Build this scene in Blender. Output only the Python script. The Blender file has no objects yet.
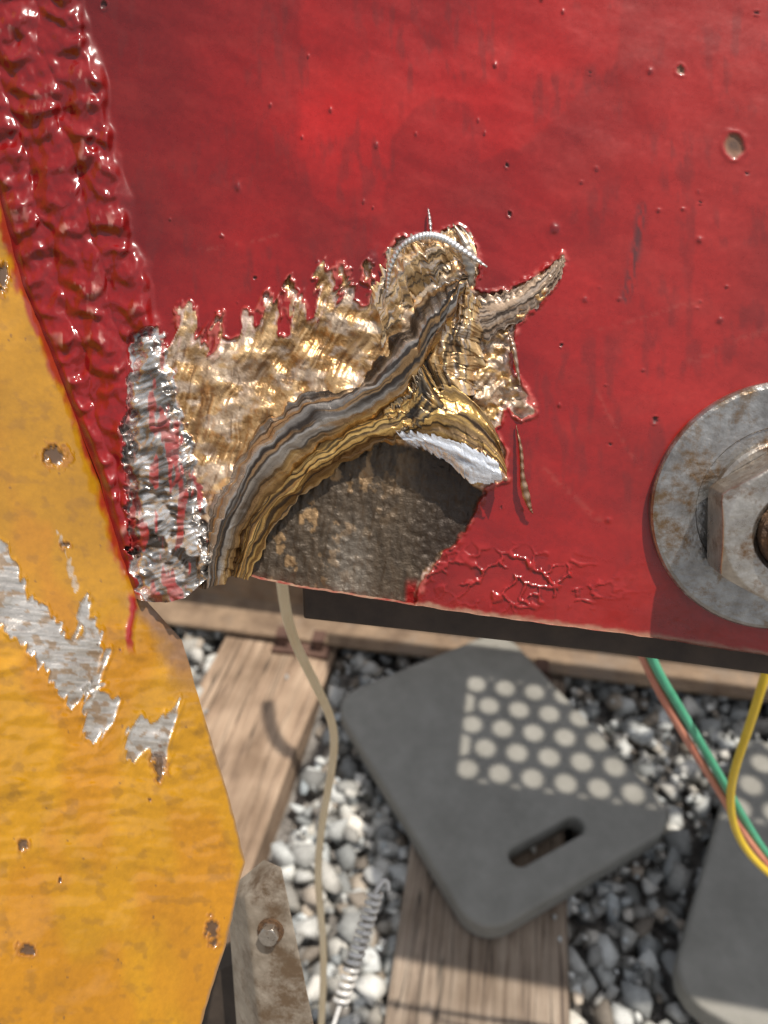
import bpy, bmesh, math, random
import numpy as np
from mathutils import Vector, Matrix
random.seed(4); rng=np.random.default_rng(7)
scene=bpy.context.scene
# ------------------------------------------------------------ survey helpers
H=1.1; PITCH=math.radians(36); FPX=769.0
C=np.array([0,0,H]); F=np.array([0,math.cos(PITCH),-math.sin(PITCH)])
Rt=np.array([1.,0,0]); U=np.array([0,math.sin(PITCH),math.cos(PITCH)])
def ray(x,y):
    x=np.asarray(x,float);y=np.asarray(y,float)
    return F+((x-384)/FPX)[...,None]*Rt+((512-y)/FPX)[...,None]*U
PL=0.26
ty,tt=math.radians(8),math.radians(25)
N=np.array([-math.sin(ty)*math.cos(tt),-math.cos(ty)*math.cos(tt),math.sin(tt)])
P0=C+PL*F
def onplane(x,y,p0,n,h=0.0):
    r=ray(x,y); t=(((p0-C)@n)+h)/(r@n)
    return C+r*np.asarray(t)[...,None]
def plate(x,y,h=0.0): return onplane(x,y,P0,N,h)
def ground(x,y,z=0.0): return onplane(x,y,np.array([0,0,z]),np.array([0,0,1.]),0.0)
def at(x,y,d): return C+ray(x,y)*d
# ------------------------------------------------------------ noise
TAB=rng.random((256,256))
def vnoise(x,y,seed=0):
    x=np.asarray(x)+seed*37.3; y=np.asarray(y)+seed*11.7
    xi=np.floor(x).astype(int); yi=np.floor(y).astype(int)
    fx=x-xi; fy=y-yi; fx=fx*fx*(3-2*fx); fy=fy*fy*(3-2*fy)
    a=TAB[xi%256,yi%256];b=TAB[(xi+1)%256,yi%256];c=TAB[xi%256,(yi+1)%256];d=TAB[(xi+1)%256,(yi+1)%256]
    return (a*(1-fx)+b*fx)*(1-fy)+(c*(1-fx)+d*fx)*fy
def fbm(x,y,o=4,seed=0,rot=True):
    s=0;a=.5;t=0
    for i in range(o):
        ca,sa=(math.cos(i*1.1),math.sin(i*1.1)) if rot else (1.,0.)
        s=s+a*vnoise((x*ca-y*sa)*2**i,(x*sa+y*ca)*2**i,seed+i*3);t+=a;a*=.5
    return s/t
def sfb(x,y,o=3,seed=0): return fbm(x,y,o,seed,False)
def ss(a,b,x):
    t=np.clip((x-a)/(b-a),0,1); return t*t*(3-2*t)
def poly_sd(X,Y,poly):
    d=np.full(X.shape,1e9); ins=np.zeros(X.shape,bool)
    n=len(poly)
    for i in range(n):
        x0,y0=poly[i];x1,y1=poly[(i+1)%n]
        ex,ey=x1-x0,y1-y0
        t=np.clip(((X-x0)*ex+(Y-y0)*ey)/(ex*ex+ey*ey+1e-9),0,1)
        d=np.minimum(d,np.hypot(X-x0-t*ex,Y-y0-t*ey))
        c=((y0>Y)!=(y1>Y))&(X<(x1-x0)*(Y-y0)/(y1-y0+1e-12)+x0)
        ins^=c
    return np.where(ins,d,-d)
def line_d(X,Y,pts):
    d=np.full(X.shape,1e9)
    for (x0,y0),(x1,y1) in zip(pts[:-1],pts[1:]):
        ex,ey=x1-x0,y1-y0;L=math.hypot(ex,ey)
        t=np.clip(((X-x0)*ex+(Y-y0)*ey)/(L*L),0,1)
        d=np.minimum(d,np.hypot(X-x0-t*ex,Y-y0-t*ey))
    return d
# ------------------------------------------------------------ mesh helpers
def link(o,parent=None):
    scene.collection.objects.link(o)
    if parent: o.parent=parent
    return o
def empty(name):
    e=bpy.data.objects.new(name,None); return link(e)
def mesh_obj(name,v,f,mat,parent=None,smooth=False,col=None,msk=None):
    me=bpy.data.meshes.new(name)
    v=np.asarray(v,float)
    if isinstance(f,np.ndarray):
        k=f.shape[1]
        me.vertices.add(len(v)); me.vertices.foreach_set('co',v.ravel())
        me.loops.add(f.size); me.loops.foreach_set('vertex_index',f.ravel().astype(np.int32))
        me.polygons.add(len(f)); me.polygons.foreach_set('loop_start',np.arange(0,f.size,k,dtype=np.int32))
        me.polygons.foreach_set('loop_total',np.full(len(f),k,dtype=np.int32))
        me.update(calc_edges=True)
    else: me.from_pydata([tuple(p) for p in v],[],f)
    me.validate()
    if smooth: me.polygons.foreach_set('use_smooth',np.ones(len(me.polygons),bool))
    for nm,a in (('Col',col),('Msk',msk)):
        if a is not None and len(a)==len(me.vertices):
            at_=me.color_attributes.new(nm,'FLOAT_COLOR','POINT')
            aa=np.ones((len(a),4));aa[:,:a.shape[1]]=a
            at_.data.foreach_set('color',aa.ravel())
    me.materials.append(mat)
    return link(bpy.data.objects.new(name,me),parent)
def gridfaces(nr,nc,keep=None):
    i=np.arange(nr*nc).reshape(nr,nc)
    f=np.stack([i[:-1,:-1],i[1:,:-1],i[1:,1:],i[:-1,1:]],-1).reshape(-1,4)
    return f if keep is None else f[keep.reshape(-1)]
def bevel(o,w,seg=2):
    m=o.modifiers.new('b','BEVEL');m.width=w;m.segments=seg;m.limit_method='ANGLE';return o
def frame_obj(o,loc,z,x=None):
    z=Vector(z).normalized(); x=Vector(x if x is not None else (1,0,0)); x=(x-z*x.dot(z)).normalized(); y=z.cross(x)
    o.matrix_world=Matrix.Translation(Vector(loc))@Matrix((x,y,z)).transposed().to_4x4(); return o
# ------------------------------------------------------------ materials
def newmat(name):
    m=bpy.data.materials.new(name);m.use_nodes=True;nt=m.node_tree
    return m,nt,nt.nodes['Principled BSDF']
def nd(nt,t,**k):
    n=nt.nodes.new(t)
    for a,b in k.items():
        if a in n.inputs.keys(): n.inputs[a].default_value=b
        else: setattr(n,a,b)
    return n
def simple(name,c1,c2,scale=20,rough=.6,metal=0,bump=.3,bscale=80,stretch=(1,1,1),rvar=.15,detail=6,dist=.002,c3=None):
    m,nt,b=newmat(name);L=nt.links.new
    tc=nd(nt,'ShaderNodeTexCoord');mp=nd(nt,'ShaderNodeMapping');mp.inputs['Scale'].default_value=stretch
    L(tc.outputs['Object'],mp.inputs['Vector'])
    n=nd(nt,'ShaderNodeTexNoise',Scale=scale,Detail=detail,Roughness=.65);L(mp.outputs[0],n.inputs['Vector'])
    r=nd(nt,'ShaderNodeValToRGB');r.color_ramp.elements[0].position=.32;r.color_ramp.elements[1].position=.68
    r.color_ramp.elements[0].color=(*c1,1);r.color_ramp.elements[1].color=(*c2,1)
    L(n.outputs['Fac'],r.inputs[0]);out=r.outputs[0]
    if c3 is not None:
        n3=nd(nt,'ShaderNodeTexNoise',Scale=scale*.45,Detail=8,Roughness=.75);L(mp.outputs[0],n3.inputs['Vector'])
        m3=nd(nt,'ShaderNodeMapRange');m3.inputs['From Min'].default_value=.5;m3.inputs['From Max'].default_value=.62;L(n3.outputs['Fac'],m3.inputs[0])
        x3=nd(nt,'ShaderNodeMix',data_type='RGBA');L(m3.outputs[0],x3.inputs[0]);L(out,x3.inputs[6]);x3.inputs[7].default_value=(*c3,1);out=x3.outputs[2]
    L(out,b.inputs['Base Color'])
    mr=nd(nt,'ShaderNodeMapRange');mr.inputs['To Min'].default_value=rough-rvar;mr.inputs['To Max'].default_value=rough+rvar
    L(n.outputs['Fac'],mr.inputs[0]);L(mr.outputs[0],b.inputs['Roughness']);b.inputs['Metallic'].default_value=metal
    n2=nd(nt,'ShaderNodeTexNoise',Scale=bscale,Detail=5);L(mp.outputs[0],n2.inputs['Vector'])
    bp=nd(nt,'ShaderNodeBump',Strength=bump,Distance=dist);L(n2.outputs['Fac'],bp.inputs['Height']);L(bp.outputs[0],b.inputs['Normal'])
    return m
def attrmat(name,coat=.35,peel=.0007,ps=150):
    m,nt,b=newmat(name);L=nt.links.new
    c=nd(nt,'ShaderNodeAttribute',attribute_name='Col');k=nd(nt,'ShaderNodeAttribute',attribute_name='Msk')
    sep=nd(nt,'ShaderNodeSeparateColor');L(k.outputs['Color'],sep.inputs[0])
    tc=nd(nt,'ShaderNodeTexCoord')
    n=nd(nt,'ShaderNodeTexNoise',Scale=420,Detail=5,Roughness=.7);L(tc.outputs['Object'],n.inputs['Vector'])
    mr=nd(nt,'ShaderNodeMapRange');mr.inputs['From Min'].default_value=.3;mr.inputs['From Max'].default_value=.7
    mr.inputs['To Min'].default_value=.88;mr.inputs['To Max'].default_value=1.1;L(n.outputs['Fac'],mr.inputs[0])
    mx=nd(nt,'ShaderNodeVectorMath',operation='SCALE');L(c.outputs['Color'],mx.inputs[0]);L(mr.outputs[0],mx.inputs['Scale'])
    L(mx.outputs[0],b.inputs['Base Color']);L(sep.outputs[0],b.inputs['Metallic'])
    ml=nd(nt,'ShaderNodeMath',operation='MULTIPLY');L(sep.outputs[1],ml.inputs[0]);L(mr.outputs[0],ml.inputs[1]);L(ml.outputs[0],b.inputs['Roughness'])
    cw=nd(nt,'ShaderNodeMapRange');cw.inputs['From Min'].default_value=0;cw.inputs['From Max'].default_value=.3;cw.inputs['To Min'].default_value=coat;cw.inputs['To Max'].default_value=0
    L(sep.outputs[0],cw.inputs[0]);L(cw.outputs[0],b.inputs['Coat Weight']);b.inputs['Coat Roughness'].default_value=.10
    n1=nd(nt,'ShaderNodeTexNoise',Scale=ps,Detail=2);L(tc.outputs['Object'],n1.inputs['Vector'])
    n2=nd(nt,'ShaderNodeTexNoise',Scale=1500,Detail=3);L(tc.outputs['Object'],n2.inputs['Vector'])
    b1=nd(nt,'ShaderNodeBump',Strength=.35,Distance=peel);L(n1.outputs['Fac'],b1.inputs['Height'])
    b2=nd(nt,'ShaderNodeBump',Distance=.0005);L(sep.outputs[2],b2.inputs['Strength']);L(n2.outputs['Fac'],b2.inputs['Height']);L(b1.outputs[0],b2.inputs['Normal'])
    L(b2.outputs[0],b.inputs['Normal']);L(b1.outputs[0],b.inputs['Coat Normal'])
    return m
M_plate=attrmat('painted_scraped_steel')
M_yplate=attrmat('yellow_painted_steel',.9,.0016,75)
M_dark=simple('dark_steel',(.030,.021,.015),(.075,.055,.04),60,.65,.1)
M_edge=simple('chipped_edge',(.26,.02,.02),(.36,.26,.18),220,.5,.1,.6,400)
M_galv=simple('worn_zinc',(.24,.22,.20),(.46,.45,.43),150,.32,.85,.5,520,rvar=.12,dist=.0007,c3=(.23,.15,.085))
M_nut=simple('worn_nut',(.30,.26,.22),(.58,.54,.48),150,.30,.85,.5,420,rvar=.12,dist=.0007,c3=(.22,.13,.07))
M_rustn=simple('rust_thread',(.05,.03,.02),(.18,.10,.05),200,.7,.4,.6,600)
M_pad=simple('grey_foam',(.195,.187,.163),(.26,.25,.222),22,.75,0,.6,350,dist=.001,rvar=.06)
M_rail=simple('rusty_rail',(.12,.075,.045),(.30,.21,.135),18,.7,.1,.4,120,c3=(.20,.15,.11))
M_tieplate=simple('rusty_plate',(.07,.035,.025),(.16,.09,.065),30,.75,.2,.5,120)
M_spring=simple('spring_wire',(.55,.53,.50),(.80,.78,.74),90,.35,.3,.1,300)
M_beige=simple('beige_sheath',(.78,.60,.36),(.86,.70,.46),30,.5,0,.1,100)
M_green=simple('green_sheath',(.05,.30,.17),(.10,.44,.27),30,.35,0,.1,100)
M_pink=simple('red_sheath',(.48,.15,.10),(.62,.27,.18),30,.4,0,.1,100)
M_yel=simple('yellow_sheath',(.68,.46,.02),(.80,.56,.05),30,.35,0,.1,100)
M_soil=simple('soil',(.09,.08,.07),(.30,.28,.26),45,.95,0,1.,70,dist=.02)
def woodmat(k,gain):
    m,nt,b=newmat('weathered_wood');L=nt.links.new
    g=lambda r_,g_,b_:(r_*gain,g_*gain*k,b_*gain*k*k,1)
    tc=nd(nt,'ShaderNodeTexCoord');mp=nd(nt,'ShaderNodeMapping');mp.inputs['Scale'].default_value=(1,.05,1);L(tc.outputs['Object'],mp.inputs[0])
    n=nd(nt,'ShaderNodeTexNoise',Scale=95,Detail=8,Roughness=.7,Distortion=.5);L(mp.outputs[0],n.inputs[0])
    nc=nd(nt,'ShaderNodeTexNoise',Scale=22,Detail=3,Distortion=.4);L(mp.outputs[0],nc.inputs[0])
    n3=nd(nt,'ShaderNodeTexNoise',Scale=9,Detail=5);L(tc.outputs['Object'],n3.inputs[0])
    r=nd(nt,'ShaderNodeValToRGB');e=r.color_ramp.elements;e[0].position=.34;e[0].color=g(.09,.065,.05);e[1].position=.66;e[1].color=g(.40,.33,.26)
    q=e.new(.45);q.color=g(.28,.215,.16);L(n.outputs['Fac'],r.inputs[0])
    mx=nd(nt,'ShaderNodeMix',data_type='RGBA',blend_type='MULTIPLY');mx.inputs[0].default_value=.85
    r2=nd(nt,'ShaderNodeValToRGB');r2.color_ramp.elements[0].position=.36;r2.color_ramp.elements[0].color=(.5,.46,.42,1);r2.color_ramp.elements[1].position=.62
    L(n3.outputs['Fac'],r2.inputs[0]);L(r.outputs[0],mx.inputs[6]);L(r2.outputs[0],mx.inputs[7])
    ck=nd(nt,'ShaderNodeMath',operation='SUBTRACT');L(nc.outputs['Fac'],ck.inputs[0]);ck.inputs[1].default_value=.5
    ab=nd(nt,'ShaderNodeMath',operation='ABSOLUTE');L(ck.outputs[0],ab.inputs[0])
    cr_=nd(nt,'ShaderNodeMapRange');cr_.inputs['From Min'].default_value=.002;cr_.inputs['From Max'].default_value=.010;cr_.inputs['To Min'].default_value=.40;L(ab.outputs[0],cr_.inputs[0])
    sc=nd(nt,'ShaderNodeVectorMath',operation='SCALE');L(mx.outputs[2],sc.inputs[0]);L(cr_.outputs[0],sc.inputs['Scale']);L(sc.outputs[0],b.inputs['Base Color'])
    b.inputs['Roughness'].default_value=.85
    ad=nd(nt,'ShaderNodeMath',operation='ADD');L(n.outputs['Fac'],ad.inputs[0]);L(cr_.outputs[0],ad.inputs[1])
    bp=nd(nt,'ShaderNodeBump',Strength=.8,Distance=.004);L(ad.outputs[0],bp.inputs['Height']);L(bp.outputs[0],b.inputs['Normal'])
    return m
M_wood=woodmat(1.0,1.0);M_wood2=woodmat(.90,1.12)
m,nt,b=newmat('ballast_stone');L=nt.links.new
a_=nd(nt,'ShaderNodeAttribute',attribute_name='Col');tc=nd(nt,'ShaderNodeTexCoord')
n=nd(nt,'ShaderNodeTexNoise',Scale=130,Detail=5,Roughness=.7);L(tc.outputs['Object'],n.inputs[0])
mr=nd(nt,'ShaderNodeMapRange');mr.inputs['From Min'].default_value=.3;mr.inputs['From Max'].default_value=.7;mr.inputs['To Min'].default_value=.75;mr.inputs['To Max'].default_value=1.15
L(n.outputs['Fac'],mr.inputs[0]);vm=nd(nt,'ShaderNodeVectorMath',operation='SCALE');L(a_.outputs['Color'],vm.inputs[0]);L(mr.outputs[0],vm.inputs['Scale']);L(vm.outputs[0],b.inputs['Base Color'])
b.inputs['Roughness'].default_value=.8;bp=nd(nt,'ShaderNodeBump',Strength=.6,Distance=.002);L(n.outputs['Fac'],bp.inputs['Height']);L(bp.outputs[0],b.inputs['Normal'])
M_stone=m
# ============================================================ RED GIRDER
girder=empty('red_steel_girder')
xl_y=[-400,-170,0,205,285,380,480,560,600,700]; xl_x=[-215,-130,-70,0,20,60,100,120,133,150]
yb_x=[-300,130,140,165,185,205,222,300,400,500,640,768,1300]; yb_y=[596,596,600,603,598,580,571,587,603,618,636,656,738]
def YB(x): return np.interp(x,yb_x,yb_y)+1.2*(vnoise(np.asarray(x)/9.,3.1)-.5)
xs=np.concatenate([np.arange(-220,-10,5),np.arange(-10,575,1.2),np.arange(575,780,2.2),np.arange(780,1300,8)])
ys=np.concatenate([np.arange(-260,-5,6),np.arange(-5,205,1.8),np.arange(205,612,1.2),np.arange(612,745,2.2)])
X,Y=np.meshgrid(xs,ys)
Xc=np.maximum(X,np.interp(Y,xl_y,xl_x)); Yc=np.minimum(Y,YB(Xc))
keepv=((Xc-X)<3)&((Y-Yc)<3)
keep=keepv[:-1,:-1]|keepv[1:,:-1]|keepv[1:,1:]|keepv[:-1,1:]
def lerp(a,b,t): return a*(1-t[...,None])+np.asarray(b,float)*t[...,None]
A=[(156,332),(170,350),(176,330),(176,310),(184,303),(194,312),(200,340),(210,352),(216,318),(224,312),(230,334),(243,342),(247,318),(254,326),(262,334),(268,298),(276,304),(282,332),(288,334),(291,284),(299,290),(308,320),(318,322),(320,268),(328,272),(337,303),(345,300),(341,270),(350,284),(358,304),(368,306),(366,262),(380,284),(390,256),(398,241),(430,235),(448,232),(458,226),(470,238),(478,262),(474,290),(486,296),(505,293),(530,281),(563,256),(560,275),(538,303),(517,324),(512,350),(508,368),(522,388),(534,412),(522,420),(508,408),(494,430),(504,450),(506,478),(482,490),(472,516),(452,545),(436,560),(424,576),(410,610),(300,620),(200,610),(196,500),(176,420)]
B=[(252,486),(300,455),(345,442),(395,440),(432,450),(465,472),(482,492),(472,518),(450,548),(432,565),(420,580),(406,625),(225,610),(228,545)]
D=[(134,332),(148,326),(160,332),(172,370),(184,420),(196,470),(206,520),(212,565),(206,600),(170,615),(140,600),(130,560),(126,500),(122,440),(124,395),(130,360)]
wq=14*(fbm(Xc/34,Yc/34,2,50)-.5)
sp_c=(Xc+wq)*.9+(Yc+wq)*.42+ .0011*(Xc-300)*(Yc-330); sp_a=-Xc*.45+Yc*.9
topz=ss(430,380,Yc)*ss(410,370,Xc)
jag=(14*(vnoise(sp_c/6.5,sp_a/60,1)-.5)+8*(vnoise(sp_c/2.6,sp_a/26,2)-.5)+10*(fbm(Xc/16,Yc/12,3,4)-.5))*topz+ (1-topz)*8*(fbm(Xc/7,Yc/7,3,5)-.5)
sA=poly_sd(Xc,Yc,A)+jag
sB=poly_sd(Xc,Yc,B)+12*(fbm(Xc/10,Yc/10,3,8)-.5)
sD=poly_sd(Xc,Yc,D)+18*(fbm(Xc/11,Yc/8,3,9)-.5)
mA=ss(-.8,.8,sA);mB=ss(-2,2,sB);mD=ss(-1,1,sD)
wr=np.interp(Yc,[-260,0,75,150,320,400],[10,72,98,113,152,162]); wl=np.interp(Yc,xl_y,xl_x)
edge0=ss(0,9,Xc-wl)
mW=ss(12,-10,Xc-wr+14*(fbm(Xc/16,Yc/22,2,3)-.5))*ss(345,325,Yc+0*Xc)
mWl=ss(4,-4,Xc-np.interp(Yc,[330,600],[128,146]))*ss(320,335,Yc)
mWW=np.clip(mW+mWl,0,1)
h=np.zeros(X.shape)
big=(fbm(Xc/160,Yc/160,3,20)-.5)*.0018+(fbm(Xc/45,Yc/45,2,21)-.5)*.00045
h+=big
wxp=Xc+20*(fbm(Xc/34,Yc/38,3,31)-.5); wyp=Yc+30*(fbm(Xc/26,Yc/34,3,32)-.5)
ac=(wxp-wl)/ (np.maximum(wr-wl,20)); cols=ac*2.6+.2
bead=np.abs(np.sin(math.pi*cols))**.8
ph=np.floor(cols)*7.3
rip=.5+.5*np.sin(2*math.pi*(wyp+ph+ (cols%1-.5)**2*22)/(25+4*np.sin(ph)))
lump=fbm(Xc/16,Yc/20,2,33)-.5
hw=.0018+bead*.0010+rip**1.5*.0011*(.35+.65*bead)+lump*.0032+.0004*(fbm(Xc/5,Yc/7,2,34)-.5)
h=h*(1-mWW)+mWW*hw
hd=.0036*ss(0,14,sD)+.0036*(fbm((Xc+.5*Yc)/20,(Yc+.2*Xc)/10,3,41)-.5)+.0003*np.sin(2*math.pi*(wyp+.5*Xc+9*lump)/9)
h=h*(1-mD)+mD*np.maximum(hd,.0004)
strk=sfb(sp_c/3.2,sp_a/34,3,51)-.5
rdg=1-np.abs(2*vnoise(sp_c/9.,sp_a/50,57)-1)
patch=fbm(Xc/28,Yc/24,3,53)
angp=fbm(Xc/30,Yc/30,2,58)*4
fine=vnoise((Xc*np.cos(angp)+Yc*np.sin(angp))/2.1,(-Xc*np.sin(angp)+Yc*np.cos(angp))/22,59)-.5
hA=-.0006+strk*.0010+rdg*.0006+fine*.00035+(patch-.5)*.0056
rough=ss(430,470,Xc)*ss(440,400,Yc)
hA+=rough*(fbm(Xc/9,Yc/9,3,54)-.5)*.005
mAo=mA*(1-mD)
h=h*(1-mAo)+hA*mAo
hB=-.0018+(fbm(Xc/6,Yc/6,4,61)-.5)*.0013+(sfb((Xc+.2*Yc)/3,Yc/26,3,62)-.5)*.0010
mBo=mB*(1-mD); h=h*(1-mBo)+hB*mBo
rd=line_d(Xc,Yc,[(205,590),(222,520),(258,460),(300,425),(350,402),(392,372),(430,315),(460,280)])
h+=.003*np.exp(-(rd/16)**2)*mA
lip=np.exp(-((sA+2.2)/2.0)**2)*(1-mD)*(1-mWW)
h+=lip*.0008*(.4+vnoise(Xc/6,Yc/6,99))
h*=.06+.94*edge0
pits=[(735,145,9,1),(680,70,3.5,1),(237,187,3.5,0),(555,228,5,0),(372,258,7,0),(104,5,3,1),(700,240,2.5,0),(585,300,2.5,0),(495,65,2,0),(655,420,2.5,1),(608,520,2,0),(720,320,3,0),(330,110,2,0)]
rr=random.Random(3)
for i in range(110): pits.append((rr.uniform(150,1000),rr.uniform(-150,620),rr.uniform(.7,1.7)*(1.5 if rr.random()<.12 else 1),rr.random()<.3))
red=np.array([.285,.0058,.0045])
col=np.ones(X.shape+(3,))*red
v=fbm(Xc/120,Yc/90,4,71); v2=fbm((Xc+Yc*.4)/60,(Yc-.4*Xc)/14,4,72)
col=col*(.66+.85*(v-.3)+.26*(v2-.5))[...,None]
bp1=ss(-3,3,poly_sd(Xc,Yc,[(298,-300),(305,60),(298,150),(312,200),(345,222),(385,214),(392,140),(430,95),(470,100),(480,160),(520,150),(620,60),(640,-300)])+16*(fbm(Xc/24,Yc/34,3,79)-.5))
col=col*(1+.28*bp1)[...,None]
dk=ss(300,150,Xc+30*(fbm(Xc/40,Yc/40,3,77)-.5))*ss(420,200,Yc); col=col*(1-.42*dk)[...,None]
rightv=ss(480,760,Xc)*.28+ss(.5,.7,fbm(Xc/50,Yc/30,4,78))*.12
col=lerp(col,[.32,.032,.022],np.clip(rightv,0,1))
stn=ss(.52,.72,fbm(Xc/9,Yc/34,4,171))*ss(.42,.6,fbm(Xc/80,Yc/60,2,172)); col=lerp(col,[.12,.012,.010],stn*.4)
sc=line_d(Xc,Yc,[(642,208),(636,250),(626,298)]); col=lerp(col,[.09,.02,.02],np.exp(-(sc/5)**2)*ss(.4,.6,fbm(Xc/3,Yc/12,3,75)))
for (q,wd) in [([(600,330),(700,300)],2),([(690,360),(768,330)],3),([(545,470),(600,520)],3),([(590,380),(640,470)],2),([(200,250),(280,235)],2)]:
    s_=line_d(Xc,Yc+8*(fbm(Xc/30,Yc/30,2,88)-.5),q);col=lerp(col,[.36,.08,.06],np.exp(-(s_/wd)**2)*.22*ss(.4,.6,fbm(Xc/4,Yc/4,3,76)))
rough_=np.full(X.shape,.28)+.22*(v2-.5)+.12*rightv; metal=np.zeros(X.shape); grain=np.full(X.shape,.04)
col=lerp(col,[.21,.005,.005],mWW*.8)
wear=mWW*ss(.58,.70,fbm(Xc/7,Yc/14,3,81))*ss(.0032,.0046,h)
col=lerp(col,[.50,.24,.20],wear*.6); rough_=rough_*(1-mWW)+mWW*.19; grain=grain*(1-mWW)
# silver weld
wv=fbm((Xc+.5*Yc)/18,(Yc+.2*Xc)/7,4,82)
sv=.24+.62*ss(.32,.62,wv); redl=ss(.60,.66,fbm(Xc/9,Yc/30,3,83))
cs=np.stack([sv*1.03,sv*.98,sv*.93],-1)
cs=lerp(cs,[.07,.055,.045],ss(.50,.58,fbm(Xc/15,Yc/10,3,84))*(.25+.7*ss(420,520,Yc)*ss(600,560,Yc)))
cs=lerp(cs,red*.9,redl*.8)
col=col*(1-mD[...,None])+cs*mD[...,None]; metal=metal*(1-mD)+mD*(.85*(1-redl)); rough_=rough_*(1-mD)+mD*.28; grain=grain*(1-mD)+mD*.2
# scrape
t1=np.clip(.42+2.0*strk+1.8*(patch-.5)+.6*fine,0,1)
ca=lerp(np.ones(X.shape+(3,))*np.array([.32,.165,.055]),[.76,.50,.25],t1)  # warm reflection and shadows of the bare metal painted into its colour
gy=ss(.50,.64,fbm(Xc/18,Yc/12,4,91)+.10*rough); ca=lerp(ca,[.58,.50,.43],gy*.6)
ca=lerp(ca,[.13,.07,.04],ss(.60,.70,sfb(sp_c/4,sp_a/22,3,92))*.6)
sh=ss(.55,.68,fbm(Xc/22,Yc/16,3,90)); ca=lerp(ca,[.30,.18,.08],sh*.5)
yl=ss(.55,.65,fbm(Xc/12,Yc/8,3,94))*ss(430,460,Xc);ca=lerp(ca,[.72,.42,.10],yl*.5)
edgeA=np.exp(-((sA-2.2)/2.0)**2); ca=lerp(ca,[.85,.62,.55],edgeA*.8*ss(.3,.5,vnoise(Xc/7,Yc/7,93)))
col=col*(1-mAo[...,None])+ca*mAo[...,None]; metal=metal*(1-mAo)+.58*mAo; rough_=rough_*(1-mAo)+(.34+.12*gy)*mAo; grain=grain*(1-mAo)+.25*mAo
# pit
fl=ss(.57,.64,fbm(Xc/11,Yc/15,4,95)); cb=lerp(np.ones(X.shape+(3,))*np.array([.082,.060,.040]),[.40,.25,.12],fl*.8*ss(420,300,Xc+.5*(Yc-500)))
cb=cb*(.45+1.1*fbm(Xc/4,Yc/12,4,96))[...,None]
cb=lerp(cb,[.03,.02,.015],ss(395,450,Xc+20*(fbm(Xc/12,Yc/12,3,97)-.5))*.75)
cb=lerp(cb,[.30,.27,.23],ss(30,6,np.abs(Xc-350))*ss(500,560,Yc)*.35)
cb=lerp(cb,red*.9,ss(9,3,np.abs(Xc-412))*ss(575,590,Yc))
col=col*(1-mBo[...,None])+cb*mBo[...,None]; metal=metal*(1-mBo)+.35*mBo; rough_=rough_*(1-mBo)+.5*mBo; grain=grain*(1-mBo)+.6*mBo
pl=lip*(1-mA); col=lerp(col,[.55,.14,.11],pl*.5*ss(.35,.55,vnoise(Xc/7,Yc/7,98)))
reg=np.exp(-(((Xc-520)/92)**2+((Yc-580-.1*(Xc-520))/30)**2)**2)*(1-mA)
cell=np.full(X.shape,1e9);cell2=np.full(X.shape,1e9);crr=random.Random(11)
wx2=Xc+12*(fbm(Xc/12,Yc/12,3,131)-.5);wy2=Yc+12*(fbm(Xc/12,Yc/12,3,132)-.5)
for _ in range(110):
    px,py=crr.uniform(415,640),crr.uniform(530,640);q=np.hypot(wx2-px,(wy2-py)*1.2)
    cell2=np.minimum(cell2,np.maximum(cell,q));cell=np.minimum(cell,q)
bd=cell2-cell; gate=ss(.44,.54,fbm(Xc/20,Yc/16,2,133))
ck=reg*ss(2.6,.8,bd)*gate
h+=ck*.0009; col=lerp(col,[.38,.02,.02],ck*.7)
ck2=reg*gate*np.exp(-((bd-3.4)/.9)**2); col=lerp(col,[.07,.006,.006],ck2*.75)
for (px,py,r,hole) in pits:
    m_=(np.abs(Xc-px)<r*3)&(np.abs(Yc-py)<r*3)
    if not m_.any(): continue
    q=np.hypot((Xc-px)/r,(Yc-py)/(r*1.35))+.5*(vnoise(Xc/r/.8,Yc/r/.8,140)-.5); mm=np.where(m_,ss(1.15,.75,q),0)*(1-mA)
    if hole:
        h-=mm*.0005; h+=np.where(m_,np.exp(-((q-1.2)/.25)**2),0)*.0003*(1-mA); col=lerp(col,[.18,.10,.055] if r>3 else [.06,.01,.01],mm*.9); rough_=rough_*(1-mm)+.7*mm
        if r>8: col=lerp(col,[.05,.025,.018],np.where(m_,ss(.8,.3,q),0)*(.5+.5*vnoise(Xc/2,Yc/2,8)))
    else: h+=np.where(m_,np.exp(-(q*1.1)**2),0)*.00055*(1-mA); col=lerp(col,[.10,.006,.008],mm*.5)
eb=ss(6,1,YB(Xc)-Yc+6*(fbm(Xc/8,Yc/5,3,111)-.5))*(1-mA)*(1-mD); col=lerp(col,[.34,.20,.13],eb*.8)
rough_=np.clip(rough_,.12,.9)
V=plate(Xc,Yc,h).reshape(-1,3)
msk=np.stack([metal,rough_,grain],-1).reshape(-1,3)
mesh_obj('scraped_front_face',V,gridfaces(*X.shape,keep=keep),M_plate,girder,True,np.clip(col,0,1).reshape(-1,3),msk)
ex=np.concatenate([np.arange(131,700,2.),np.arange(700,1300,8.)])
ey=YB(ex); T=.012
top=plate(ex,ey,0.0006); bot=plate(ex,ey,0)-N*T
mesh_obj('lower_edge',np.concatenate([top,bot]),gridfaces(2,len(ex)),M_edge,girder,False)
bp_=[(-215,-260),(1290,-260),(1290,737),(222,571),(135,600),(60,380),(0,205)]
mesh_obj('back_face',np.array([plate(x,y)-N*T for x,y in bp_]),[list(range(len(bp_)))],M_dark,girder)
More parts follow.
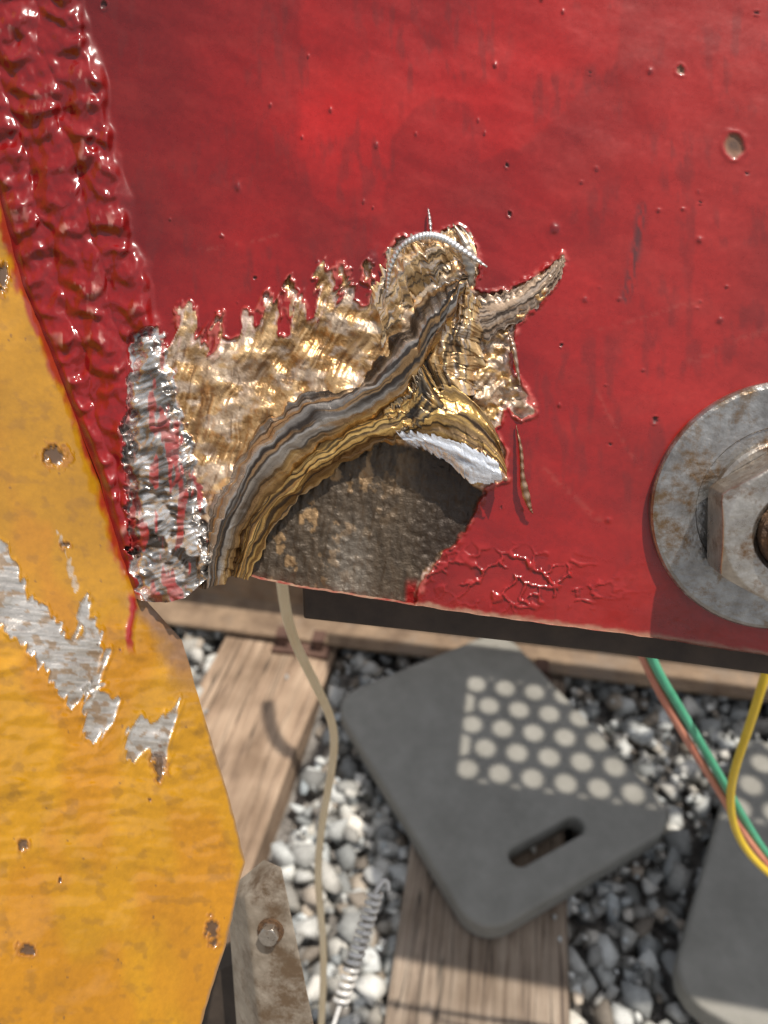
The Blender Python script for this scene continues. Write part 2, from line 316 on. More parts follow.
def prism(name,pts,hf,th,mat,parent,bv=.001):
    n_=len(pts); f_=[plate(x,y,hf) for x,y in pts]; b_=[p-N*th for p in f_]
    fc=[list(range(n_))[::-1],[i+n_ for i in range(n_)]]+[[i,(i+1)%n_,(i+1)%n_+n_,i+n_] for i in range(n_)]
    o=mesh_obj(name,np.array(f_+b_),fc,mat,parent)
    if bv: bevel(o,bv)
    return o
prism('lower_flange',[(300,540),(1250,690),(1250,752),(768,675),(600,652),(303,619)],-.016,.05,M_dark,girder)
# ------------------------------------------------ curled metal flaps
def cr(P,n):
    P=np.asarray(P,float);k=len(P);Q=np.vstack([2*P[0]-P[1],P,2*P[-1]-P[-2]])
    t=np.linspace(0,k-1-1e-6,n);i=t.astype(int);f=(t-i)[:,None]
    a,b_,c,d=Q[i],Q[i+1],Q[i+2],Q[i+3]
    return .5*((2*b_)+(-a+c)*f+(2*a-5*b_+4*c-d)*f**2+(-a+3*b_-3*c+d)*f**3)
def flap(name,rows,nu,nv,colf,amp=.6,sf=14,seed=0,edge=2.0):
    R=np.array([cr(r,nu) for r in rows])
    G=np.stack([cr(R[:,j],nv) for j in range(nu)],1)
    u=np.linspace(0,1,nu)[None,:]*np.ones((nv,1));w=np.linspace(0,1,nv)[:,None]*np.ones((1,nu))
    wob=w+.22*(vnoise(u*2.2,w*1.5,seed+31)-.5)            # streaks cross the fold at a slant
    s=sfb(u*3.2,wob*sf,4,seed)-.5
    fac=1-np.abs(2*vnoise(u*4+wob*2,wob*sf*.35,seed+2)-1)
    blk=vnoise(u*7,wob*4,seed+41)-.5
    nick=np.maximum(0,fbm(u*26,wob*6,3,seed+47)-.60)*6
    Hh=G[...,2]+amp*1.5*s+amp*2.3*(fac-.5)+amp*1.4*blk+.22*amp*(fbm(u*60,w*26,3,seed+5)-.5)-amp*nick*.6
    jx=edge*(fbm(u*30,w*3,3,seed+7)-.5)*(w**2+(1-w)**2)*4
    Pp=plate(G[...,0]+jx*.6,G[...,1]+jx,Hh*.001)
    s=s+.30*(fac-.5)+.20*blk
    c,mt,rg=colf(u,wob,s,seed)
    mk=np.stack([mt*np.ones_like(u),rg*np.ones_like(u),.25*np.ones_like(u)],-1)
    return mesh_obj(name,Pp.reshape(-1,3),gridfaces(nv,nu),M_plate,girder,True,np.clip(c,0,1).reshape(-1,3),mk.reshape(-1,3))
def mixc(c1,c2,c3,th=.0,c4=None,mt=.72):
    def f(u,w,s,seed):
        k=np.clip(.5+2.8*s+th,0,1); c=lerp(np.ones(u.shape+(3,))*np.array(c1),c2,k)
        g=ss(.52,.62,sfb(u*5,w*16,3,seed+11)); c=lerp(c,c3,g*.8)
        d=ss(.58,.66,sfb(u*4,w*22,3,seed+12)); c=lerp(c,[.030,.022,.018],d*.85)
        if c4 is not None:
            z=ss(.50,.75,w+.45*(fbm(u*6,w*5,3,seed+13)-.5)); a_=lerp(np.ones(u.shape+(3,))*np.array([.10,.055,.025]),c4,k); c=c*(1-z[...,None])+a_*z[...,None]
        return c,mt,.29
    return f
lg=(.40,.36,.32);amb=(.62,.38,.13);amb2=(.36,.21,.09);drk=(.055,.043,.035)  # amber tones carry the warm reflection painted into the flaps
flap('curled_ridge',[
 [(198,590,.6),(203,545,.6),(216,498,.8),(250,440,1),(296,402,1),(348,383,1),(384,350,1.2),(416,308,1.5),(444,288,3),(466,274,6)],
 [(208,588,4),(213,548,5),(230,505,6),(262,452,7),(305,418,7.5),(355,396,8),(398,366,9),(426,328,10),(448,302,10),(466,276,9)],
 [(222,582,3.5),(228,552,4),(246,510,5),(282,466,6),(322,436,6),(368,413,6),(404,390,7),(424,356,8),(446,322,8),(465,286,8)],
 [(232,580,.5),(240,556,.5),(258,520,.8),(300,478,1),(336,450,1),(376,428,1.5),(406,402,2),(420,370,3),(442,336,4),(460,296,6)]],
 380,80,mixc(drk,lg,amb2,-.2,(.68,.41,.14)),.66,12,3,4.5)
flap('amber_fold',[
 [(230,576,1),(248,520,1),(288,466,2.5),(335,432,4),(380,410,5),(408,392,6),(440,386,6),(468,396,5),(490,420,4),(500,440,3)],
 [(238,578,2),(258,524,3),(300,478,5),(345,446,6),(388,428,7.5),(415,415,8),(445,412,8),(472,424,7),(495,445,6),(505,462,5)],
 [(248,580,.5),(270,530,1),(312,486,2),(355,456,3),(394,440,6),(420,440,8),(450,447,9),(476,457,9),(498,468,9),(507,478,9)]],
 340,60,mixc((.18,.095,.03),(.74,.47,.16),(.30,.19,.10),.0),.62,9,13,4)
flap('bright_fold_tip',[
 [(396,432,8),(420,432,8.6),(448,438,9),(474,449,9.2),(498,462,9.4)],
 [(404,440,7),(428,444,8),(452,454,8.6),(474,466,9),(502,476,9.4)],
 [(412,446,5),(432,453,6),(452,466,6.4),(474,484,7),(504,482,8)]],
 140,34,lambda u,w,s,seed:(lerp(np.ones(u.shape+(3,))*np.array((.40,.43,.50)),(.84,.87,.93),np.clip(.6+2.6*s,0,1)),.55,.28),.25,8,23,2)  # bluish-white reflection painted as streaks in the tip's colour
flap('grey_fold',[
 [(384,412,6),(400,398,6.5),(410,380,7),(409,362,7),(404,345,6)],
 [(392,425,8),(412,414,8.5),(424,396,8.5),(420,372,8),(412,352,7)],
 [(400,434,7),(430,430,7.5),(462,426,7),(440,392,6),(424,362,5)]],120,40,mixc((.04,.033,.028),(.34,.26,.17),amb,-.15),.7,7,29,3)
flap('upper_amber_fold',[
 [(440,392,3),(424,360,3),(432,330,3),(452,306,4),(468,280,5)],
 [(456,388,5),(448,362,5),(452,336,5),(464,316,5),(472,292,5)],
 [(480,398,1.),(486,370,1.),(480,345,1),(486,326,1),(484,306,1)]],110,46,mixc((.34,.20,.09),(.74,.50,.24),(.5,.42,.36),0,None,.6),.9,8,33,4)
flap('torn_horn',[
 [(452,318,1.5),(480,298,2.0),(505,292,2.2),(532,280,2.2),(552,264,2),(564,254,1.6)],
 [(458,332,2.4),(486,318,3.0),(510,308,3.0),(536,292,2.8),(554,272,2.4),(564,257,1.9)],
 [(466,348,.6),(492,336,.8),(516,322,.8),(538,306,.8),(558,280,.8),(565,260,1)]],
 150,40,mixc((.26,.17,.11),(.50,.36,.25),(.46,.37,.30),.1,None,.3),.22,5,43,2)
flap('upper_crust',[
 [(372,300,.6),(382,270,.8),(398,246,1),(425,238,1),(450,230,1),(472,234,1)],
 [(380,318,2.),(396,284,3),(412,262,3.5),(432,254,3.5),(454,246,3),(476,258,2)],
 [(380,345,.6),(404,312,1),(424,290,2),(442,278,2.2),(462,268,2),(478,282,.6)]],
 140,50,mixc((.34,.20,.08),(.76,.52,.27),(.56,.47,.40),.08,None,.55),.55,6,53,5)
def shaving(name,pts,w,seed,c1,c2,rib=60,cm=1.0):
    P_=cr(pts,220); t=np.gradient(P_[:,:2],axis=0); t/=np.linalg.norm(t,axis=1)[:,None]+1e-9; nrm=np.stack([-t[:,1],t[:,0]],1)
    u=np.linspace(0,1,220); ph_=u*rib*2*math.pi+1.5*np.sin(u*9+seed)
    ww=w*(np.sin(np.pi*np.clip(u,0.02,.98))**.5)*(1+.04*np.sin(ph_))*(.6+.8*vnoise(u*5,u*0,seed))
    rows=[]
    for k in np.linspace(-1,1,7):
        rows.append(plate(P_[:,0]+nrm[:,0]*ww*k,P_[:,1]+nrm[:,1]*ww*k,(P_[:,2]+.7*(1-k*k)+.12*cm*np.sin(ph_+1.6*k))*.001))
    G=np.array(rows);c=np.ones(G.shape)*np.array(c1); c=lerp(c,c2,(.5+.5*np.sin(ph_))[None,:]*np.ones((7,1)))
    mk=np.ones(G.shape)*np.array([.75,.28,.1])
    mesh_obj(name,G.reshape(-1,3),gridfaces(7,220),M_plate,girder,True,c.reshape(-1,3),mk.reshape(-1,3))
shaving('bright_shaving',[(387,292,3),(390,268,6),(402,246,8),(422,236,9),(442,238,9),(462,250,8),(487,267,6)],4.4,1,(.55,.55,.53),(.92,.92,.92),34)
shaving('grey_shaving',[(455,226,3),(466,246,5),(470,272,5),(466,292,3)],5,2,(.30,.25,.20),(.50,.43,.35),9,.3)
shaving('twisted_shaving',[(516,425,1),(521,450,3),(523,480,3.5),(529,505,3),(533,514,2)],3.0,3,(.22,.11,.06),(.50,.34,.23),11,.6)
shaving('twisted_shaving_b',[(508,330,1),(514,350,2.5),(520,385,2.5)],2.6,4,(.3,.2,.14),(.6,.45,.35),8)
shaving('small_shaving',[(428,208,1),(430,222,3),(431,236,4)],1.8,5,(.3,.3,.3),(.8,.8,.8),6)
# ============================================================ YELLOW PLATE
ypl=empty('yellow_steel_plate')
a3=plate(0,205);b3=plate(137,600);c3=C+ray(0,600)*(((P0-C)@N)/(ray(0,600)@N)*.86)
YN=np.cross(b3-a3,c3-a3);YN/=np.linalg.norm(YN)
if YN@F>0: YN=-YN
def yp(x,y,h=0): return onplane(x,y,a3,YN,h)
yr_y=[-260,-170,0,205,285,380,480,560,600,640,720,800,862,880,945,1010,1120]; yr_x=[-160,-130,-70,0,20,60,100,120,146,182,205,230,245,240,226,205,180]
ys2=np.concatenate([np.arange(-260,0,8),np.arange(0,1030,1.8),np.arange(1030,1120,6)])
s2=np.concatenate([np.linspace(0,.45,30)[:-1],np.linspace(.45,1,300)])
S2,Y2=np.meshgrid(s2,ys2); XR=np.interp(Y2,yr_y,yr_x)+1.0*(vnoise(Y2/9,0*Y2+.5,3)-.5); 
XR=XR+3*ss(610,560,Y2); X2=-300+(XR+300)*S2
ed=XR-X2
low=ss(540,680,Y2)
h2=(fbm(X2/150,Y2/110,3,201)-.5)*.0045+(fbm(X2/26,Y2/12,2,202)-.5)*.0014*(.12+.88*low*ss(980,800,Y2))
ylw=np.array([.400,.190,.0035]);c2=np.ones(X2.shape+(3,))*ylw*(.80+.55*(fbm(X2/90,Y2/70,4,204)-.35)+.20*low)[...,None]
c2=lerp(c2,[.38,.135,.005],ss(.45,.65,fbm(X2/60,Y2/120,3,205))*.45)
c2=lerp(c2,[.18,.085,.015],ss(.60,.74,fbm(X2/14,Y2/11,4,206))*.35)
r2=.20+.12*(fbm(X2/30,Y2/30,3,207)-.5);m2=np.zeros(X2.shape);g2=np.full(X2.shape,.02)
sil=[[(-20,530),(0,545),(14,560),(26,598),(48,608),(70,640),(80,632),(76,600),(86,598),(96,625),(106,650),(97,688),(72,706),(50,676),(22,645),(0,628),(-20,620)],
[(84,706),(98,692),(118,700),(112,722),(96,742),(86,738)],[(128,730),(142,716),(150,724),(176,708),(180,698),(172,735),(166,770),(158,765),(148,745),(134,762),(126,758)],
[(84,690),(98,682),(104,684),(92,700)],[(56,530),(62,534),(80,590),(74,592)]]
for i,pg in enumerate(sil):
    jg=(13 if i==0 else 7)*(vnoise((X2+.45*Y2)/3.2,(Y2-.45*X2)/30,210+i)-.5)
    sd=poly_sd(X2,Y2,pg)+jg-(0 if i<4 else 1.5); mm=ss(-.8,.8,sd)*(1 if i<4 else .5)
    st=sfb((X2+.15*Y2)/50,(Y2-.12*X2)/1.9,3,220+i); k=.36+.5*st
    cc=np.stack([k*1.04,k*.97,k*.88],-1);cc=lerp(cc,[.40,.21,.06],ss(.54,.66,fbm(X2/9,Y2/6,3,250+i))*.6)
    c2=c2*(1-mm[...,None])+cc*mm[...,None];m2=np.maximum(m2,mm*.8);r2=r2*(1-mm)+.33*mm;g2=np.maximum(g2,mm*.2)
    h2=h2-mm*.0003+mm*(st-.5)*.0005+np.exp(-((sd+1.5)/1.4)**2)*.0004*(1 if i<4 else 0)
for (px,py,rx,ry) in [(54,456,13,10),(160,764,8,14),(24,845,6,6),(3,280,5,16),(213,932,7,14),(25,950,10,7),(64,545,6,4),(150,800,2,2),(60,880,2,3),(120,650,2,2)]:
    q=np.hypot((X2-px)/rx,(Y2-py)/ry)+1.5*(fbm(X2/5,Y2/5,3,230+px)-.5); mm=ss(.95,.65,q)
    c2=lerp(c2,[.055,.028,.016],mm*.92);h2-=mm*.0006;r2=r2*(1-mm)+.7*mm;m2*=1-mm;c2=lerp(c2,[.28,.10,.02],np.exp(-((q-1.02)/.2)**2)*.6);h2+=np.exp(-((q-1.1)/.15)**2)*.0003
for i in range(90):
    px,py,r=rr.uniform(-50,230),rr.uniform(200,1020),rr.uniform(.6,1.6);q=np.hypot((X2-px)/r,(Y2-py)/r);mm=ss(1.1,.7,q);c2=lerp(c2,[.12,.06,.02],mm*.7)
ede=ss(34,6,ed+18*(fbm(X2/9,Y2/14,3,240)-.5))*ss(585,612,Y2)*ss(720,650,Y2);c2=lerp(c2,[.20,.11,.07],ede*.85);r2+=ede*.25
rdm=ss(5,2,np.abs(X2-131+2*np.sin(Y2/9))+2*(vnoise(X2/5,Y2/5,9)-.5))*ss(590,600,Y2)*ss(658,640,Y2);c2=lerp(c2,[.28,.012,.010],rdm);h2+=rdm*.0006
er=ss(12,3,ed+13*(fbm(X2/8,Y2/16,3,241)-.5))*ss(610,570,Y2);c2=lerp(c2,[.23,.008,.007],er*.9)
ew=ss(3.5,1,ed+2.5*(fbm(X2/4,Y2/9,3,242)-.5))*ss(700,740,Y2);c2=lerp(c2,[.20,.12,.06],ew*.8)
V2=yp(X2,Y2,h2)
mesh_obj('painted_face',V2.reshape(-1,3),gridfaces(*X2.shape),M_yplate,ypl,True,np.clip(c2,0,1).reshape(-1,3),np.stack([m2,np.clip(r2,.12,.9),g2],-1).reshape(-1,3))
fr=V2[:,-1]; bk=fr-YN*.010
mesh_obj('plate_edge',np.concatenate([fr,bk]),gridfaces(2,len(fr)),simple('yellow_edge',(.30,.14,.02),(.5,.24,.02),120,.5),ypl)
bl=V2[:,0]-YN*.010
mesh_obj('plate_back',np.concatenate([bl,bk]),gridfaces(2,len(fr)),M_dark,ypl)
# ============================================================ BOLT
bolt=empty('hex_bolt_with_washer')
ctr=plate(778,507);R0=np.linalg.norm(plate(650,507)-ctr)*1.01
def lathe(name,prof,seg,mat,parent,loc,z,smooth=True):
    vs=[];fs=[]
    for r,zz in prof:
        for i in range(seg):
            a=2*math.pi*i/seg;vs.append((r*math.cos(a),r*math.sin(a),zz))
    for k in range(len(prof)-1):
        for i in range(seg):
            j=(i+1)%seg;fs.append([k*seg+i,k*seg+j,(k+1)*seg+j,(k+1)*seg+i])
    o=mesh_obj(name,np.array(vs),fs,mat,None,smooth);frame_obj(o,loc,z);
    o.parent=parent;return o
th=.0042
w=lathe('washer',[(R0,-.001),(R0,th-.0012),(R0-.0006,th-.0003),(R0-.0016,th),(R0*.66,th),(R0*.65,th-.0007),(.001,th-.0007)],128,M_galv,bolt,ctr,N,False)
w2=lathe('nut_flange',[(R0*.56,th-.0007),(R0*.555,th+.0018),(R0*.53,th+.0026),(.001,th+.0026)],96,M_nut,bolt,ctr,N,False)
def hexnut(name,rc,z0,z1,mat,parent,loc,z,x,hole):
    bm=bmesh.new();n_=72
    def hexr(a): 
        a=(a+math.pi/6)%(math.pi/3)-math.pi/6; return rc*math.cos(math.pi/6)/math.cos(a)
    rings=[]
    flat=rc*math.cos(math.pi/6)
    for kind in range(5):
        ring=[]
        for i in range(n_):
            a=2*math.pi*i/n_; r=min(hexr(a),rc*.985)
            if kind==0: p=(r*math.cos(a),r*math.sin(a),z0)
            elif kind==1:
                drop=(r-flat)*.7+rc*.015; p=(r*math.cos(a),r*math.sin(a),z1-drop)
            elif kind==2: rr_=flat*.975; p=(rr_*math.cos(a),rr_*math.sin(a),z1)
            elif kind==3: p=(hole*1.12*math.cos(a),hole*1.12*math.sin(a),z1)
            else: p=(hole*math.cos(a),hole*math.sin(a),z1-rc*.06)
            ring.append(bm.verts.new(p))
        rings.append(ring)
    for r0,r1 in zip(rings[:-1],rings[1:]):
        for i in range(n_):
            j=(i+1)%n_;bm.faces.new([r0[i],r0[j],r1[j],r1[i]])
    me=bpy.data.meshes.new(name);bm.to_mesh(me);bm.free();me.materials.append(mat)
    o=bpy.data.objects.new(name,me);link(o);frame_obj(o,loc,z,x);o.parent=parent;bevel(o,rc*.02,2);return o
nc_=ctr-U*.0040-Rt*.0015
hexnut('hex_nut',R0*.63,th+.002,th+.018,M_nut,bolt,nc_,N,Rt+.06*U,R0*.30)
prof=[];zz=th+.012
while zz<th+.021: prof+= [(R0*.295,zz),(R0*.265,zz+.0008)];zz+=.0016
prof+=[(R0*.25,zz+.001),(R0*.12,zz+.001),(R0*.10,zz-.003),(.0005,zz-.003)]
lathe('threaded_shank',prof,64,M_rustn,bolt,nc_,N,False)
# ============================================================ GROUND, TRACK
yaw=math.radians(10);e1=np.array([math.cos(yaw),-math.sin(yaw),0]);e2=np.array([math.sin(yaw),math.cos(yaw),0])
def UV(u,v,z=0): return e1*u+e2*v+np.array([0,0,z])
g=mesh_obj('ground',[(-400,-400,-.035),(400,-400,-.035),(400,400,-.035),(-400,400,-.035)],[[0,1,2,3]],M_soil)
ties=[(-.37,.11),(.045,.115),(-.98,.11),(.86,.11),(1.46,.11),(-1.6,.11)]
for i,(u0,hw_) in enumerate(ties):
    bm=bmesh.new();bmesh.ops.create_cube(bm,size=1);
    bmesh.ops.scale(bm,vec=(hw_*2,2.6,.16),verts=bm.verts)
    bmesh.ops.subdivide_edges(bm,edges=bm.edges[:],cuts=14,use_grid_fill=True)
    for v_ in bm.verts:
        k=float(fbm(np.array([v_.co.x*18+i*5.]),np.array([v_.co.y*5.]),3,300)[0]-.5); v_.co.z+=k*.012
        v_.co.x+=.014*float(fbm(np.array([v_.co.y*4.]),np.array([v_.co.z*20+i]),2,301)[0]-.5)
    me=bpy.data.meshes.new('railway_sleeper');bm.to_mesh(me);bm.free();me.materials.append(M_wood2 if i==0 else M_wood)
    o=bpy.data.objects.new('railway_sleeper',me);link(o);p=UV(u0,1.55,-.06)
    o.matrix_world=Matrix.Translation(Vector(p))@Matrix.Rotation(-yaw-(.03 if i==0 else 0),4,'Z');bevel(o,.006)
def rail(v0):
    pf=[(-.075,0),(.075,0),(.075,.011),(.03,.02),(.010,.035),(.008,.10),(.014,.115),(.035,.122),(.036,.15),(.028,.158),(-.028,.158),(-.036,.15),(-.035,.122),(-.014,.115),(-.008,.10),(-.010,.035),(-.03,.02),(-.075,.011)]
    vs=[];k=len(pf)
    for u in (-30,30): vs+=[UV(u,v0+a,b_+.032) for a,b_ in pf]
    fs=[[i,(i+1)%k,(i+1)%k+k,i+k] for i in range(k)]+[list(range(k)),[i+k for i in range(k)][::-1]]
    bevel(mesh_obj('railway_rail',np.array(vs),fs,M_rail),.002)
rail(1.075);rail(2.56)
def uvbox(name,u0,u1,v0,v1,z0,z1,mat,parent=None,bv=.002):
    vs=[UV(u,v_,z) for z in (z0,z1) for v_ in (v0,v1) for u in (u0,u1)]
    o=mesh_obj(name,np.array(vs),[[0,2,3,1],[4,5,7,6],[0,1,5,4],[2,6,7,3],[0,4,6,2],[1,3,7,5]],mat,parent)
    if bv: bevel(o,bv)
    return o
for u0,_ in ties:
    e=empty('tie_plate'); uvbox('plate',u0-.02,u0+.09,.975,1.18,.02,.0315,M_tieplate,e)
    for du in (.0,.07):
        uvbox('spike_shank',u0+du-.008,u0+du+.008,.985,.999,.02,.055,M_tieplate,e); uvbox('spike_head',u0+du-.012,u0+du+.012,.982,1.010,.0555,.063,M_tieplate,e)
# ballast
vars_=[]
for k in range(40):
    bm=bmesh.new()
    for _ in range(11):
        p=Vector((random.gauss(0,1),random.gauss(0,1),random.gauss(0,1))).normalized();bm.verts.new((p.x*random.uniform(.85,1.3),p.y*random.uniform(.55,1.0),p.z*random.uniform(.5,.95)))
    r_=bmesh.ops.convex_hull(bm,input=bm.verts[:]);
    bmesh.ops.delete(bm,geom=[g_ for g_ in r_['geom_interior'] if isinstance(g_,bmesh.types.BMVert)],context='VERTS')
    bmesh.ops.triangulate(bm,faces=bm.faces[:]);bm.verts.index_update()
    vars_.append((np.array([v_.co[:] for v_ in bm.verts]),np.array([[v_.index for v_ in f_.verts] for f_ in bm.faces])));bm.free()
AV=[];AF=[];AC=[];off=0
def stone(x,y,z,s):
    global off
    vv,ff=vars_[random.randrange(40)]
    M=np.array(Matrix.Rotation(random.uniform(0,6.28),3,'Z')@Matrix.Rotation(random.gauss(0,.8),3,'X')@Matrix.Rotation(random.gauss(0,.8),3,'Y'))
    AV.append((vv*s)@M.T+np.array([x,y,z]));AF.append(ff+off);off+=len(vv)
    k=random.choice([random.uniform(.18,.32),random.uniform(.32,.52),random.uniform(.46,.68)]);t=random.gauss(0,1)
    c_=np.array([k*(1.0+.03*t),k*1.0,k*(.95-.03*t)]) 
    if random.random()<.10: c_=np.array([k*.8,k*.68,k*.55])
    AC.append(np.tile(c_,(len(vv),1)))
def in_tie(x,y,m=.0):
    u=x*e1[0]+y*e1[1]
    return any(abs(u-u0)<hw_-m for u0,hw_ in ties)
for layer,(z0,sp,s0,s1) in enumerate([(-.022,.030,.017,.028),(-.002,.036,.013,.030)]):
    x=-1.6
    while x<2.2:
        y=-.5
        while y<2.2:
            xx,yy=x+random.uniform(-.6,.6)*sp,y+random.uniform(-.6,.6)*sp
            near=-.6<xx<1.0 and .3<yy<1.4
            if (near or random.random()<.55) and not in_tie(xx,yy,.004): stone(xx,yy,z0+random.uniform(-.009,.009),random.uniform(s0,s1)*(1 if near else 1.3))
            y+=sp
        x+=sp
for _ in range(2400):
    xx,yy=random.uniform(-.6,1.),random.uniform(.3,1.4);
    if not in_tie(xx,yy): stone(xx,yy,.008,random.uniform(.004,.012))
for _ in range(60):
    xx,yy=random.uniform(-.6,1.),random.uniform(.3,1.4)
    if in_tie(xx,yy): stone(xx,yy,.024,random.uniform(.003,.007))
mesh_obj('gravel_ballast',np.concatenate(AV),np.concatenate(AF),M_stone,None,False,np.concatenate(AC))
# ============================================================ KNEELING PADS
def pad(name,ctr_,ax,ay,w_,l_,slot):
    cu=bpy.data.curves.new(name+'_c','CURVE');cu.dimensions='2D';cu.fill_mode='BOTH'
    def rr_pts(cx,cy,hw__,hl,r):
        out=[]
        for sx,sy,a0 in ((1,1,0),(-1,1,90),(-1,-1,180),(1,-1,270)):
            for k in range(9):
                a=math.radians(a0+k*90/8);out.append((cx+sx*(hw__-r)+r*math.cos(a),cy+sy*(hl-r)+r*math.sin(a)))
        return out
    for pts in (rr_pts(0,0,w_/2-.006,l_/2-.006,.042),rr_pts(slot[0],slot[1],slot[2]/2,slot[3]/2,slot[3]/2-.0005)):
        s_=cu.splines.new('POLY');s_.points.add(len(pts)-1)
        for i,p in enumerate(pts): s_.points[i].co=(*p,0,1)
        s_.use_cyclic_u=True
    cu.extrude=.013;cu.bevel_depth=.006;cu.bevel_resolution=3
    tmp=bpy.data.objects.new('t',cu);link(tmp);dg=bpy.context.evaluated_depsgraph_get();dg.update()
    me=bpy.data.meshes.new_from_object(tmp.evaluated_get(dg));me.name='kneeling_pad';bpy.data.objects.remove(tmp)
    me.materials.clear();me.materials.append(M_pad)
    o=bpy.data.objects.new(name,me);link(o)
    ax=Vector(ax).normalized();ay=Vector(ay);ay=(ay-ax*ay.dot(ax)).normalized();az=ax.cross(ay)
    if az.z<0: raise Exception('flip')
    o.matrix_world=Matrix.Translation(Vector(ctr_))@Matrix((ax,ay,az)).transposed().to_4x4();return o
ZT=.066
A_,B_,C_,D_=[ground(x,y,ZT) for x,y in ((340,694),(507,626),(676,824),(468,946))]
cen=(A_+B_+C_+D_)/4;ax=(B_-A_)+(C_-D_);ax/=np.linalg.norm(ax);ay=(A_-D_)+(B_-C_);ay-=ax*(ay@ax);ay/=np.linalg.norm(ay)
w_=(np.linalg.norm(B_-A_)+np.linalg.norm(C_-D_))/2;l_=(np.linalg.norm(A_-D_)+np.linalg.norm(B_-C_))/2
sc_=ground(547,840,ZT)-cen;sl=(sc_@ax,sc_@ay,.14,.042)
pad('kneeling_pad',cen-np.array([0,0,.019]),ax,ay,w_,l_,sl)
D2=ground(668,990,ZT);d2=ground(752,700,ZT)-D2;d2/=np.linalg.norm(d2);x2=np.array([d2[1],-d2[0],0])
c2_=D2+d2*l_/2+x2*w_/2
pad('kneeling_pad',c2_-np.array([0,0,.015]),x2,d2,w_,l_,(0,l_/2-.05,.14,.042))
# ============================================================ PERFORATED WALKWAY, ADDED SHADE PLATES
deck=empty('perforated_walkway')
SUN=np.array([.22,-.12,.97]);SUN/=np.linalg.norm(SUN)
ZD=.93;sh=SUN[:2]/SUN[2]*(ZD-ZT)
def dk_pt(u,v,z=ZD):
    p=UV(u,v,z);p[0]+=sh[0];p[1]+=sh[1];return p
pu=.0505;pv=pu*math.sqrt(3)/2; u0,u1,v0,v1=.0,1.2,.75,.935
hv=[];hf=[];row=0;v=v0
while v<v1:
    u=u0+(pu/2 if row%2 else 0)
    while u<u1:
        b0=len(hv)
        for k in range(24):
            a=2*math.pi*k/24+math.pi/6
            rh=(pu/2)/math.cos(((a+math.pi/6)%(math.pi/3))-math.pi/6)
            hv.append(dk_pt(u+rh*math.cos(a),v+rh*math.sin(a)));
        for k in range(24):
            a=2*math.pi*k/24+math.pi/6;hv.append(dk_pt(u+.0165*math.cos(a),v+.0165*math.sin(a)))
        for k in range(24):
            j=(k+1)%24;hf.append([b0+k,b0+j,b0+24+j,b0+24+k])
        u+=pu
    v+=pv;row+=1
o=mesh_obj('perforated_sheet',np.array(hv),hf,M_dark,deck);sm=o.modifiers.new('s','SOLIDIFY');sm.thickness=.003
vtop=v-pv
def shade_plate(name,pts,z):  # solid plates added out of view, outlined to shade the ground
    f_=[dk_pt(a,b_,z) for a,b_ in pts];n_=len(f_);b2_=[p-np.array([0,0,.004]) for p in f_]
    mesh_obj(name,np.array(f_+b2_),[list(range(n_)),[i+n_ for i in range(n_)][::-1]]+[[i,i+n_,(i+1)%n_+n_,(i+1)%n_] for i in range(n_)],M_dark,deck)
shade_plate('front_shade_plate',[(-.075,.47),(1.3,.47),(1.3,.730),(-.02,.730),(-.16,.730)],ZD-.006)
shade_plate('left_shade_plate',[(-.19,.7302),(-.018,.7302),(-.018,1.02),(-.29,1.02)],ZD-.006)
shade_plate('edge_shade_strip',[(-.025,.74),(-.0172,.74),(-.0172,1.02),(-.025,1.02)],ZD-.012)
shade_plate('rear_shade_plate',[(-.016,vtop+.019),(.9,vtop+.019),(.9,1.02),(-.016,1.02)],ZD-.006)
# ============================================================ BRACKET
br=empty('steel_bracket')
hb=-.022
cs_=[plate(245,897,hb),plate(282,866,hb),plate(322,1060,hb),plate(264,1060,hb),plate(226,890,hb-.014),plate(264,858,hb-.014),plate(304,1060,hb-.016),plate(238,1060,hb-.016)]
M_br=simple('bracket_steel',(.20,.16,.115),(.42,.36,.29),80,.42,.4,.5,260,dist=.0009,c3=(.15,.10,.06))
bevel(mesh_obj('bar',np.array(cs_),[[0,1,2,3],[4,7,6,5],[0,4,5,1],[1,5,6,2],[2,6,7,3],[3,7,4,0]],M_br,br),.0012,3)
fn=np.cross(cs_[1]-cs_[0],cs_[3]-cs_[0]);fn/=np.linalg.norm(fn)
if fn@F>0: fn=-fn
bc=plate(271,930,hb)
lathe('washer',[(.0056,0),(.0056,.0010),(.0003,.0010)],40,M_rustn,br,bc,fn,False)
hexnut('bolt_head',.0044,.0010,.0048,M_nut,br,bc,fn,U,.0003)
arm=[plate(190,985,-.062),plate(240,960,-.062),plate(250,1060,-.062),plate(190,1060,-.062)]  # dark block below the yellow plate's lower edge
mesh_obj('dark_block',np.array(arm+[p-N*.02 for p in arm]),[[0,1,2,3],[4,7,6,5],[0,4,5,1],[1,5,6,2],[2,6,7,3],[3,7,4,0]],M_dark,br)
